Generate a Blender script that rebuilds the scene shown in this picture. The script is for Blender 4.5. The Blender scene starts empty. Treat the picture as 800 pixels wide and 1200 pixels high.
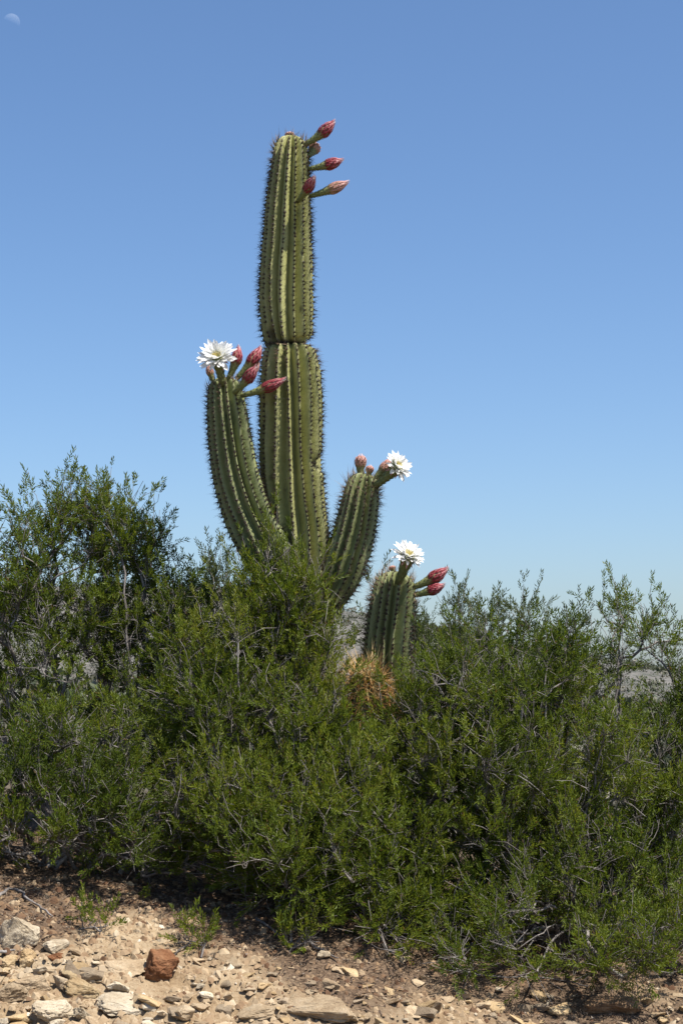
import bpy, math, random
import numpy as np
from mathutils import Vector, Matrix

# ------------------------------------------------------------------ camera, sky, sun, exposure
SC = bpy.context.scene
COL = SC.collection
FPX = 2100.0            # focal length in pixels of an 800x1200 picture
CAM = np.array([0.0, 0.0, 1.6])
HORIZON = 800.0
PITCH = math.atan((HORIZON - 600.0) / FPX)

cd = bpy.data.cameras.new('camera')
cam = bpy.data.objects.new('camera', cd)
COL.objects.link(cam)
cam.location = CAM
cam.rotation_euler = (math.pi / 2 + PITCH, 0, 0)
cd.sensor_fit = 'VERTICAL'
cd.sensor_height = 36.0
cd.lens = 36.0 * FPX / 1200.0
cd.clip_start = 0.1
cd.clip_end = 20000
SC.camera = cam

SUN_DIR = Vector((0.45, -0.26, 1.0)).normalized()      # towards the sun
SUN_EL = math.asin(SUN_DIR.z)
SUN_AZ = math.atan2(SUN_DIR.x, SUN_DIR.y)              # clockwise from +Y

w = bpy.data.worlds.new('World')
SC.world = w
w.use_nodes = True
nt = w.node_tree
sky = nt.nodes.new('ShaderNodeTexSky')
sky.sky_type = 'NISHITA'
sky.sun_disc = False
sky.sun_elevation = SUN_EL
sky.sun_rotation = SUN_AZ
sky.altitude = 0
sky.air_density = 0.85
sky.dust_density = 1.2
sky.ozone_density = 5.0
bg = nt.nodes['Background']
bg.inputs['Strength'].default_value = 0.099
hsv = nt.nodes.new('ShaderNodeHueSaturation')
hsv.inputs['Saturation'].default_value = 1.07
nt.links.new(sky.outputs[0], hsv.inputs['Color'])
nt.links.new(hsv.outputs[0], bg.inputs['Color'])

sl = bpy.data.lights.new('sun', 'SUN')
sl.energy = 5.0
sl.angle = math.radians(0.53)
sl.color = (1.0, 0.95, 0.87)
sun = bpy.data.objects.new('sun', sl)
COL.objects.link(sun)
sun.rotation_euler = SUN_DIR.to_track_quat('Z', 'Y').to_euler()

SC.view_settings.view_transform = 'Standard'
SC.view_settings.look = 'None'
SC.view_settings.exposure = 0.74
SC.view_settings.gamma = 1.0
SC.view_settings.use_curve_mapping = False
SC.render.engine = 'CYCLES'
SC.cycles.max_bounces = 8
SC.cycles.transparent_max_bounces = 8

# ------------------------------------------------------------------ helpers
def P(px, py, d):
    """photo pixel (800x1200) at depth d metres along +Y -> world point"""
    xr = (px - 400.0) / FPX
    ur = (600.0 - py) / FPX
    c, s = math.cos(PITCH), math.sin(PITCH)
    v = np.array([xr, c - ur * s, s + ur * c])
    return CAM + v * (d / v[1])

def tag(o, label=None, cat=None, group=None, kind=None):
    if label: o['label'] = label
    if cat: o['category'] = cat
    if group: o['group'] = group
    if kind: o['kind'] = kind
    return o

def link(name, data, parent=None):
    o = bpy.data.objects.new(name, data)
    COL.objects.link(o)
    if parent is not None:
        o.parent = parent
    return o

def fast_mesh(name, V, faces, mat=None, smooth=False, attrs=()):
    """faces: one (n,k) int array or a list of them; attrs: (name, domain, values)"""
    if isinstance(faces, np.ndarray):
        faces = [faces]
    me = bpy.data.meshes.new(name)
    V = np.asarray(V, dtype=np.float32)
    me.vertices.add(len(V))
    me.vertices.foreach_set('co', V.ravel())
    loops = np.concatenate([f.ravel() for f in faces]).astype(np.int32)
    tot = np.concatenate([np.full(len(f), f.shape[1], dtype=np.int32) for f in faces])
    start = np.concatenate([[0], np.cumsum(tot)[:-1]]).astype(np.int32)
    me.loops.add(len(loops))
    me.loops.foreach_set('vertex_index', loops)
    me.polygons.add(len(tot))
    me.polygons.foreach_set('loop_start', start)
    me.polygons.foreach_set('loop_total', tot)
    me.polygons.foreach_set('use_smooth', np.full(len(tot), smooth, dtype=bool))
    me.update(calc_edges=True)
    for an, dom, vals in attrs:
        a = me.attributes.new(an, 'FLOAT', dom)
        a.data.foreach_set('value', np.asarray(vals, dtype=np.float32).ravel())
    if mat: me.materials.append(mat)
    return me

def _hash(i, j, seed):
    n = (i * 374761393 + j * 668265263 + seed * 974634777) & 0xFFFFFFFF
    n = ((n ^ (n >> 13)) * 1274126177) & 0xFFFFFFFF
    return ((n ^ (n >> 16)) & 0xFFFF) / 65535.0

def vnoise(x, y, seed=0):
    x = np.asarray(x, float); y = np.asarray(y, float)
    xi = np.floor(x).astype(np.int64); yi = np.floor(y).astype(np.int64)
    fx = x - xi; fy = y - yi
    fx = fx * fx * (3 - 2 * fx); fy = fy * fy * (3 - 2 * fy)
    a = _hash(xi, yi, seed); b = _hash(xi + 1, yi, seed)
    c = _hash(xi, yi + 1, seed); d = _hash(xi + 1, yi + 1, seed)
    return (a * (1 - fx) + b * fx) * (1 - fy) + (c * (1 - fx) + d * fx) * fy - 0.5

def sp(x, k):
    return k * np.logaddexp(0, x / k)

def terrain_base(x, y):
    x = np.asarray(x, float); y = np.asarray(y, float)
    z0 = 0.405 - 0.137 * 4 * np.tanh(x / 4)
    g = 0.31 * sp(y - 6.0, 0.3) - 0.23 * sp(y - 8.8, 0.25) - 0.09 * sp(y - 13.0, 1.5) - 0.31 * 2.5
    return z0 + g - 0.0

def plates(x, y):
    """broken bedrock plates: each cell has its own height and tilt"""
    x = np.asarray(x, float); y = np.asarray(y, float)
    out = np.zeros(np.broadcast(x, y).shape)
    for sc, amp, sd in ((4.2, 0.050, 51), (10.5, 0.026, 61)):
        u = x * sc * 0.75 + 0.6 * vnoise(x * 5, y * 5, sd + 5); v = y * sc * 1.25 + 0.6 * vnoise(x * 5, y * 5, sd + 6)
        ui = np.floor(u).astype(np.int64); vi = np.floor(v).astype(np.int64)
        best = np.full(out.shape, 9.0); h = np.zeros(out.shape)
        for a in (-1, 0, 1):
            for b in (-1, 0, 1):
                cx = ui + a + _hash(ui + a, vi + b, sd); cy = vi + b + _hash(ui + a, vi + b, sd + 1)
                d2 = (u - cx) ** 2 + (v - cy) ** 2
                hh = (_hash(ui + a, vi + b, sd + 2) - 0.5) + 0.9 * (u - cx) * (_hash(ui + a, vi + b, sd + 3) - 0.5) + 0.9 * (v - cy) * (_hash(ui + a, vi + b, sd + 4) - 0.6)
                m = d2 < best
                best = np.where(m, d2, best); h = np.where(m, hh, h)
        out = out + amp * h
    w = np.clip((8.45 + 0.0 * x - y) / 0.5, 0.0, 1) * (0.35 + 0.65 / (1 + np.exp((x - 0.1) / 0.25))) / (1 + np.exp((np.abs(x) - 3.5) * 4)) / (1 + np.exp((5.5 - y) * 4))
    return out * w

def terrain(x, y):
    z = terrain_base(x, y) + plates(x, y)
    near = 1.0 / (1 + np.exp((np.asarray(y) - 30) / 5))
    z = z + 0.10 * vnoise(x * 1.1, np.asarray(y) * 1.1, 3) * near
    z = z + 0.05 * vnoise(np.asarray(x) * 3.2, np.asarray(y) * 3.2, 5) * near
    z = z + 0.022 * vnoise(np.asarray(x) * 9, np.asarray(y) * 9, 7) * near
    return z

def ground_hit(px, py):
    """where the ray of a photo pixel meets the ground"""
    d = np.arange(5.0, 12.0, 0.006)
    v = P(px, py, 1.0) - CAM
    q = CAM[None, :] + v[None, :] * d[:, None]
    k = np.argmax(q[:, 2] <= terrain(q[:, 0], q[:, 1]))
    return q[k]

# ------------------------------------------------------------------ materials
def mat_new(name):
    m = bpy.data.materials.new(name)
    m.use_nodes = True
    n = m.node_tree.nodes
    return m, m.node_tree, n, m.node_tree.links, n['Principled BSDF']

def ramp(n, stops):
    r = n.new('ShaderNodeValToRGB')
    e = r.color_ramp.elements
    while len(e) < len(stops): e.new(0.5)
    for i, (p, c) in enumerate(stops):
        e[i].position = p
        e[i].color = (c[0], c[1], c[2], 1)
    return r

def tex_noise(n, l, scale, detail=4, rough=0.6, vec=None):
    t = n.new('ShaderNodeTexNoise')
    t.inputs['Scale'].default_value = scale
    t.inputs['Detail'].default_value = detail
    t.inputs['Roughness'].default_value = rough
    if vec is not None: l.new(vec, t.inputs['Vector'])
    return t

def mixc(n, l, fac, a, b, mode='MIX'):
    m = n.new('ShaderNodeMix'); m.data_type = 'RGBA'; m.blend_type = mode
    for sock, v in ((m.inputs[0], fac), (m.inputs[6], a), (m.inputs[7], b)):
        if hasattr(v, 'is_linked') or hasattr(v, 'node'): l.new(v, sock)
        elif isinstance(v, (int, float)): sock.default_value = v
        else: sock.default_value = (v[0], v[1], v[2], 1)
    return m.outputs[2]

def attr(n, name):
    a = n.new('ShaderNodeAttribute'); a.attribute_name = name
    return a

def m_leaf(name, stops, transl=0.45):
    m, t, n, l, b = mat_new(name)
    a = attr(n, 'tint')
    r = ramp(n, stops)
    l.new(a.outputs['Fac'], r.inputs[0])
    b.inputs['Roughness'].default_value = 0.5
    b.inputs['Specular IOR Level'].default_value = 0.22
    l.new(r.outputs[0], b.inputs['Base Color'])
    tr = n.new('ShaderNodeBsdfTranslucent')
    c2 = mixc(n, l, 1.0, r.outputs[0], (1.25, 1.2, 0.55), 'MULTIPLY')
    l.new(c2, tr.inputs['Color'])
    mx = n.new('ShaderNodeMixShader'); mx.inputs[0].default_value = transl
    l.new(b.outputs[0], mx.inputs[1]); l.new(tr.outputs[0], mx.inputs[2])
    l.new(mx.outputs[0], n['Material Output'].inputs[0])
    return m

LEAF = m_leaf('jarilla_leaf', [(0.0, (0.044, 0.066, 0.010)), (0.3, (0.088, 0.126, 0.016)), (0.6, (0.136, 0.176, 0.022)),
                               (0.86, (0.190, 0.212, 0.030)), (0.93, (0.17, 0.15, 0.045)), (1.0, (0.13, 0.085, 0.04))])
LEAF_GREY = m_leaf('dusty_leaf', [(0.0, (0.05, 0.065, 0.03)), (0.4, (0.085, 0.11, 0.045)), (0.8, (0.125, 0.15, 0.065)),
                                  (1.0, (0.15, 0.13, 0.07))])
SCRUB = m_leaf('far_scrub', [(0.0, (0.04, 0.052, 0.026)), (0.5, (0.07, 0.082, 0.042)), (1.0, (0.15, 0.13, 0.10))], 0.1)

def m_bark():
    m, t, n, l, b = mat_new('grey_bark')
    g = n.new('ShaderNodeNewGeometry')
    t1 = tex_noise(n, l, 9, 4, 0.6, g.outputs['Position'])
    t2 = tex_noise(n, l, 120, 3, 0.6, g.outputs['Position'])
    r = ramp(n, [(0.32, (0.05, 0.040, 0.035)), (0.5, (0.14, 0.122, 0.11)), (0.68, (0.34, 0.315, 0.29))])
    mx = mixc(n, l, 0.35, t1.outputs[0], t2.outputs[0])
    l.new(mx, r.inputs[0])
    l.new(r.outputs[0], b.inputs['Base Color'])
    b.inputs['Roughness'].default_value = 0.8
    return m
BARK = m_bark()

def m_cactus(name, cols, scar_shade=(0.03, 0.022, 0.016)):
    m, t, n, l, b = mat_new(name)
    g = n.new('ShaderNodeNewGeometry')
    t1 = tex_noise(n, l, 7, 5, 0.6, g.outputs['Position'])
    t2 = tex_noise(n, l, 60, 4, 0.65, g.outputs['Position'])
    mx = mixc(n, l, 0.4, t1.outputs[0], t2.outputs[0])
    r = ramp(n, [(0.3, cols[0]), (0.5, cols[1]), (0.7, cols[2])])
    l.new(mx, r.inputs[0])
    # corky blotches
    t3 = tex_noise(n, l, 16, 6, 0.7, g.outputs['Position'])
    r3 = ramp(n, [(0.60, (0, 0, 0)), (0.70, (1, 1, 1))])
    l.new(t3.outputs[0], r3.inputs[0])
    mm = n.new('ShaderNodeMath'); mm.operation = 'MULTIPLY'; mm.inputs[1].default_value = 0.55
    l.new(r3.outputs[0], mm.inputs[0])
    c1 = mixc(n, l, mm.outputs[0], r.outputs[0], (0.13, 0.105, 0.06))
    a = attr(n, 'scar_shade')
    c2 = mixc(n, l, a.outputs['Fac'], c1, scar_shade)
    a2 = attr(n, 'crest')
    m2 = n.new('ShaderNodeMath'); m2.operation = 'MULTIPLY'; m2.inputs[1].default_value = 0.45
    l.new(a2.outputs['Fac'], m2.inputs[0])
    c3 = mixc(n, l, m2.outputs[0], c2, (0.11, 0.095, 0.055))
    l.new(c3, b.inputs['Base Color'])
    b.inputs['Roughness'].default_value = 0.55
    b.inputs['Specular IOR Level'].default_value = 0.3
    bp = n.new('ShaderNodeBump'); bp.inputs['Strength'].default_value = 0.35; bp.inputs['Distance'].default_value = 0.006
    l.new(t2.outputs[0], bp.inputs['Height'])
    l.new(bp.outputs[0], b.inputs['Normal'])
    return m
CACTUS = m_cactus('cactus_skin', [(0.23, 0.235, 0.085), (0.33, 0.330, 0.125), (0.40, 0.390, 0.17)])
CACTUS_G = m_cactus('cactus_skin_green', [(0.145, 0.17, 0.065), (0.215, 0.24, 0.10), (0.28, 0.30, 0.14)])
CACTUS_Y = m_cactus('young_cactus_skin', [(0.12, 0.12, 0.05), (0.17, 0.16, 0.07), (0.2, 0.2, 0.09)])

def m_attr_ramp(name, stops, rough=0.7, transl=0.0, an='tint', spec=0.3):
    m, t, n, l, b = mat_new(name)
    a = attr(n, an)
    r = ramp(n, stops)
    l.new(a.outputs['Fac'], r.inputs[0])
    l.new(r.outputs[0], b.inputs['Base Color'])
    b.inputs['Roughness'].default_value = rough
    b.inputs['Specular IOR Level'].default_value = spec
    if transl > 0:
        tr = n.new('ShaderNodeBsdfTranslucent'); l.new(r.outputs[0], tr.inputs['Color'])
        mx = n.new('ShaderNodeMixShader'); mx.inputs[0].default_value = transl
        l.new(b.outputs[0], mx.inputs[1]); l.new(tr.outputs[0], mx.inputs[2])
        l.new(mx.outputs[0], n['Material Output'].inputs[0])
    return m
SPINE = m_attr_ramp('spine', [(0.0, (0.028, 0.020, 0.015)), (0.5, (0.09, 0.06, 0.04)), (1.0, (0.42, 0.30, 0.19))], 0.6)
GOLD_SPINE = m_attr_ramp('golden_spine', [(0.0, (0.16, 0.075, 0.04)), (0.45, (0.40, 0.21, 0.07)), (0.8, (0.60, 0.38, 0.13)), (1.0, (0.72, 0.54, 0.28))], 0.5, 0.15)
BUD_TUBE = m_attr_ramp('bud_tube', [(0.0, (0.11, 0.12, 0.045)), (0.45, (0.19, 0.21, 0.075)), (0.75, (0.25, 0.22, 0.10)), (1.0, (0.33, 0.17, 0.13))], 0.55)
BUD_SCALE = m_attr_ramp('bud_scale', [(0.0, (0.16, 0.13, 0.06)), (0.35, (0.20, 0.022, 0.03)), (0.62, (0.30, 0.05, 0.06)), (0.85, (0.55, 0.25, 0.25)), (1.0, (0.8, 0.7, 0.66))], 0.5, 0.1)
BUD_SCALE_PALE = m_attr_ramp('pale_bud_scale', [(0.0, (0.2, 0.19, 0.08)), (0.4, (0.38, 0.22, 0.13)), (0.7, (0.52, 0.25, 0.22)), (1.0, (0.75, 0.58, 0.5))], 0.55, 0.1)
PETAL = m_attr_ramp('white_petal', [(0.0, (0.62, 0.66, 0.42)), (0.25, (0.83, 0.83, 0.78)), (1.0, (0.88, 0.87, 0.85))], 0.55, 0.25)
STAMEN = m_attr_ramp('stamen', [(0.0, (0.45, 0.5, 0.2)), (1.0, (0.8, 0.7, 0.35))], 0.6, 0.1)

def m_rock(name, a, bcol, c, scale=10):
    m, t, n, l, b = mat_new(name)
    tc = n.new('ShaderNodeTexCoord')
    oi = n.new('ShaderNodeObjectInfo')
    vm = n.new('ShaderNodeVectorMath'); vm.operation = 'ADD'
    mul = n.new('ShaderNodeVectorMath'); mul.operation = 'SCALE'; mul.inputs[0].default_value = (13, 7, 29)
    l.new(oi.outputs['Random'], mul.inputs['Scale'])
    g = n.new('ShaderNodeNewGeometry')
    l.new(g.outputs['Position'], vm.inputs[0]); l.new(mul.outputs[0], vm.inputs[1])
    t1 = tex_noise(n, l, scale, 6, 0.65, vm.outputs[0])
    t2 = tex_noise(n, l, scale * 9, 5, 0.7, vm.outputs[0])
    mx = mixc(n, l, 0.35, t1.outputs[0], t2.outputs[0])
    r = ramp(n, [(0.33, a), (0.5, bcol), (0.66, c)])
    l.new(mx, r.inputs[0])
    hs = n.new('ShaderNodeHueSaturation')
    mr = n.new('ShaderNodeMapRange'); mr.inputs[3].default_value = 0.72; mr.inputs[4].default_value = 1.18
    l.new(oi.outputs['Random'], mr.inputs[0]); l.new(mr.outputs[0], hs.inputs['Value'])
    l.new(r.outputs[0], hs.inputs['Color'])
    l.new(hs.outputs[0], b.inputs['Base Color'])
    b.inputs['Roughness'].default_value = 0.9
    b.inputs['Specular IOR Level'].default_value = 0.15
    bp = n.new('ShaderNodeBump'); bp.inputs['Strength'].default_value = 0.9; bp.inputs['Distance'].default_value = 0.02
    l.new(mx, bp.inputs['Height']); l.new(bp.outputs[0], b.inputs['Normal'])
    return m
ROCK_TAN = m_rock('tan_rock', (0.22, 0.15, 0.088), (0.36, 0.27, 0.17), (0.46, 0.37, 0.255))
ROCK_PALE = m_rock('pale_rock', (0.28, 0.215, 0.14), (0.43, 0.355, 0.25), (0.55, 0.48, 0.37))
ROCK_GREY = m_rock('grey_rock', (0.15, 0.108, 0.07), (0.26, 0.20, 0.135), (0.36, 0.29, 0.20))
ROCK_RUST = m_rock('rust_rock', (0.10, 0.042, 0.022), (0.22, 0.098, 0.045), (0.34, 0.19, 0.10))
ROCK_BROWN = m_rock('brown_rock', (0.10, 0.06, 0.035), (0.20, 0.125, 0.07), (0.30, 0.21, 0.13))
ROCK_OCHRE = m_rock('ochre_rock', (0.24, 0.155, 0.075), (0.37, 0.265, 0.145), (0.46, 0.36, 0.22))

def m_ground():
    m, t, n, l, b = mat_new('stony_soil')
    g = n.new('ShaderNodeNewGeometry')
    t1 = tex_noise(n, l, 2.2, 6, 0.65, g.outputs['Position'])
    t2 = tex_noise(n, l, 45, 6, 0.7, g.outputs['Position'])
    mx = mixc(n, l, 0.5, t1.outputs[0], t2.outputs[0])
    r = ramp(n, [(0.34, (0.14, 0.092, 0.052)), (0.46, (0.27, 0.19, 0.112)), (0.56, (0.35, 0.265, 0.168)), (0.68, (0.43, 0.345, 0.235))])
    l.new(mx, r.inputs[0])
    a = attr(n, 'litter')
    t3 = tex_noise(n, l, 70, 5, 0.7, g.outputs['Position'])
    r3 = ramp(n, [(0.35, (0.06, 0.04, 0.027)), (0.55, (0.15, 0.102, 0.066)), (0.7, (0.28, 0.205, 0.135))])
    l.new(t3.outputs[0], r3.inputs[0])
    c = mixc(n, l, a.outputs['Fac'], r.outputs[0], r3.outputs[0])
    af = attr(n, 'cover_bounce_cut')     # dry scrub tone behind; added unseen in front and aside to cut bounce
    t4 = tex_noise(n, l, 1.5, 6, 0.75, g.outputs['Position'])
    r4 = ramp(n, [(0.40, (0.038, 0.04, 0.027)), (0.52, (0.075, 0.07, 0.052)), (0.68, (0.14, 0.126, 0.10))])
    l.new(t4.outputs[0], r4.inputs[0])
    c = mixc(n, l, af.outputs['Fac'], c, r4.outputs[0])
    l.new(c, b.inputs['Base Color'])
    b.inputs['Roughness'].default_value = 0.95
    b.inputs['Specular IOR Level'].default_value = 0.1
    bp = n.new('ShaderNodeBump'); bp.inputs['Strength'].default_value = 0.8; bp.inputs['Distance'].default_value = 0.02
    l.new(t2.outputs[0], bp.inputs['Height']); l.new(bp.outputs[0], b.inputs['Normal'])
    return m
GROUND = m_ground()

def m_hill():
    m, t, n, l, b = mat_new('scrubby_hill')
    g = n.new('ShaderNodeNewGeometry')
    t1 = tex_noise(n, l, 0.05, 6, 0.65, g.outputs['Position'])
    t2 = tex_noise(n, l, 0.9, 6, 0.75, g.outputs['Position'])
    mx = mixc(n, l, 0.6, t1.outputs[0], t2.outputs[0])
    r = ramp(n, [(0.40, (0.045, 0.052, 0.036)), (0.48, (0.085, 0.082, 0.068)), (0.56, (0.13, 0.12, 0.105)), (0.68, (0.20, 0.185, 0.165))])
    l.new(mx, r.inputs[0])
    l.new(r.outputs[0], b.inputs['Base Color'])
    b.inputs['Roughness'].default_value = 0.95
    return m
HILL = m_hill()
LITTER = m_attr_ramp('dry_litter', [(0.0, (0.045, 0.03, 0.022)), (0.5, (0.13, 0.09, 0.065)), (1.0, (0.32, 0.26, 0.2))], 0.9)
GRAVEL = m_attr_ramp('gravel', [(0.0, (0.10, 0.055, 0.032)), (0.25, (0.22, 0.145, 0.085)), (0.6, (0.34, 0.255, 0.16)), (0.92, (0.43, 0.35, 0.245)), (1.0, (0.52, 0.46, 0.37))], 0.95, 0, 'tint', 0.1)

# ------------------------------------------------------------------ ground and hills
def axis(lo, hi, step, far_lo, far_hi, grow=1.16):
    mid = np.arange(lo, hi + 1e-6, step)
    a = []; x, s = hi, step
    while x < far_hi:
        s *= grow; x += s; a.append(x)
    b = []; x, s = lo, step
    while x > far_lo:
        s *= grow; x -= s; b.append(x)
    return np.concatenate([b[::-1], mid, a])

def litter_amount(x, y):
    """dry leaf litter lies in an uneven belt along the foot of the shrubs"""
    edge = 8.05 + 0.9 * vnoise(np.asarray(x) * 2.1, np.asarray(y) * 2.1, 21) + 0.25 * vnoise(np.asarray(x) * 7, np.asarray(y) * 7, 22)
    return np.clip((np.asarray(y) - edge) / 0.35, 0, 1) * np.clip((14 - np.asarray(y)) / 3, 0, 1)

def grid_faces(nx, ny):
    i = np.arange((ny - 1) * nx).reshape(ny - 1, nx)[:, :-1].ravel()
    return np.stack([i, i + 1, i + 1 + nx, i + nx], 1)

gx = axis(-2.3, 2.3, 0.022, -3000, 3000)
gy = axis(6.3, 10.2, 0.022, -40, 9000)
GX, GY = np.meshgrid(gx, gy)
GZ = terrain(GX, GY)
GZ = np.where(GY > 60, np.maximum(GZ, -6), GZ)
near = ((np.abs(GX) < 3) & (GY < 12)).astype(float)
GZ = GZ + near * (0.010 * vnoise(GX * 31, GY * 31, 9) + 0.006 * vnoise(GX * 70, GY * 70, 10))
me = fast_mesh('ground', np.stack([GX, GY, GZ], -1).reshape(-1, 3), grid_faces(len(gx), len(gy)), GROUND, True,
               [('litter', 'POINT', litter_amount(GX, GY)), ('cover_bounce_cut', 'POINT', np.maximum.reduce([np.clip((GY - 9.9) / 2.5, 0, 1), np.clip((np.abs(GX) - 2.8) / 1.5, 0, 1) * 0.8, np.clip((5.6 - GY) / 1.5, 0, 1) * 0.8]))])  # side and front terms darken ground out of view to lower bounce light
tag(link('ground', me), kind='structure')

def hill_z(x, y):
    px = 400 + np.asarray(x) / 300.0 * FPX
    ridge = np.interp(px, [-900, -200, 60, 280, 430, 600, 770, 1000, 1700], [640, 675, 690, 692, 722, 755, 786, 790, 780])
    top = 1.6 + (HORIZON - ridge) / FPX * 300.0
    t = np.clip((np.asarray(y) - 110) / 190, 0, 1); t = t * t * (3 - 2 * t)
    back = np.clip((np.asarray(y) - 330) / 300, 0, 1)
    n = 5 * vnoise(np.asarray(x) / 45, np.asarray(y) / 45, 31) + 1.6 * vnoise(np.asarray(x) / 12, np.asarray(y) / 12, 32)
    return -7.5 + t * (top + 7.5) * (1 - 0.6 * back) + n * t * (0.25 + 0.75 * np.abs(np.asarray(y) - 300) / 200).clip(0, 1)
hx = np.linspace(-420, 420, 211); hy = np.linspace(100, 640, 136)
HX, HY = np.meshgrid(hx, hy)
me = fast_mesh('hills', np.stack([HX, HY, hill_z(HX, HY)], -1).reshape(-1, 3), grid_faces(len(hx), len(hy)), HILL, True)
tag(link('hills', me), kind='structure')

# moon: the side turned to us, sunlit half adding its light to the sky in front of it
def build_moon():
    c = P(14, 26, 3000)
    R = 14.5
    nx_, ny_ = 32, 12
    V = []
    for j in range(ny_ + 1):
        a = j / ny_ * math.pi / 2
        for i in range(nx_):
            b = i / nx_ * 2 * math.pi
            V.append((R * math.sin(a) * math.cos(b), R * math.sin(a) * math.sin(b), R * math.cos(a)))
    F = [(j * nx_ + i, j * nx_ + (i + 1) % nx_, (j + 1) * nx_ + (i + 1) % nx_, (j + 1) * nx_ + i) for j in range(ny_) for i in range(nx_)]
    rotm = Vector(CAM - c).to_track_quat('Z', 'Y').to_matrix()
    def lit(f):      # only the sunlit part can be seen by day
        q = Vector((0, 0, 0))
        for k in f: q += Vector(V[k])
        return (rotm @ q).dot(SUN_DIR) > -0.02 * R
    F = [f for f in F if lit(f)]
    m, t, n, l, b = mat_new('moon')
    df = n.new('ShaderNodeBsdfDiffuse')
    tx = tex_noise(n, l, 0.12, 3)
    r = ramp(n, [(0.35, (0.035, 0.035, 0.033)), (0.65, (0.10, 0.10, 0.095))])
    l.new(tx.outputs[0], r.inputs[0]); l.new(r.outputs[0], df.inputs[0])
    tr = n.new('ShaderNodeBsdfTransparent')
    ad = n.new('ShaderNodeAddShader')
    l.new(df.outputs[0], ad.inputs[0]); l.new(tr.outputs[0], ad.inputs[1])
    l.new(ad.outputs[0], n['Material Output'].inputs[0])
    o = link('moon', fast_mesh('moon', V, np.array(F), m, True))
    o.location = c
    o.rotation_euler = Vector(CAM - c).to_track_quat('Z', 'Y').to_euler()
    tag(o, 'faint pale half moon in the blue daytime sky', 'moon')
build_moon()

# ------------------------------------------------------------------ cacti
def hermite(pts, step):
    """pts (n,4) -> resampled at about even spacing"""
    pts = np.asarray(pts, float)
    n = len(pts)
    tan = np.zeros_like(pts)
    tan[1:-1] = (pts[2:] - pts[:-2]) / 2
    tan[0] = pts[1] - pts[0]; tan[-1] = pts[-1] - pts[-2]
    out = []
    for i in range(n - 1):
        k = max(4, int(np.linalg.norm(pts[i + 1, :3] - pts[i, :3]) / step))
        for j in range(k):
            t = j / k; t2 = t * t; t3 = t2 * t
            # limited tangents on the radius keep it from overshooting
            out.append((2 * t3 - 3 * t2 + 1) * pts[i] + (t3 - 2 * t2 + t) * tan[i] + (-2 * t3 + 3 * t2) * pts[i + 1] + (t3 - t2) * tan[i + 1])
    out.append(pts[-1])
    return np.array(out)

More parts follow.
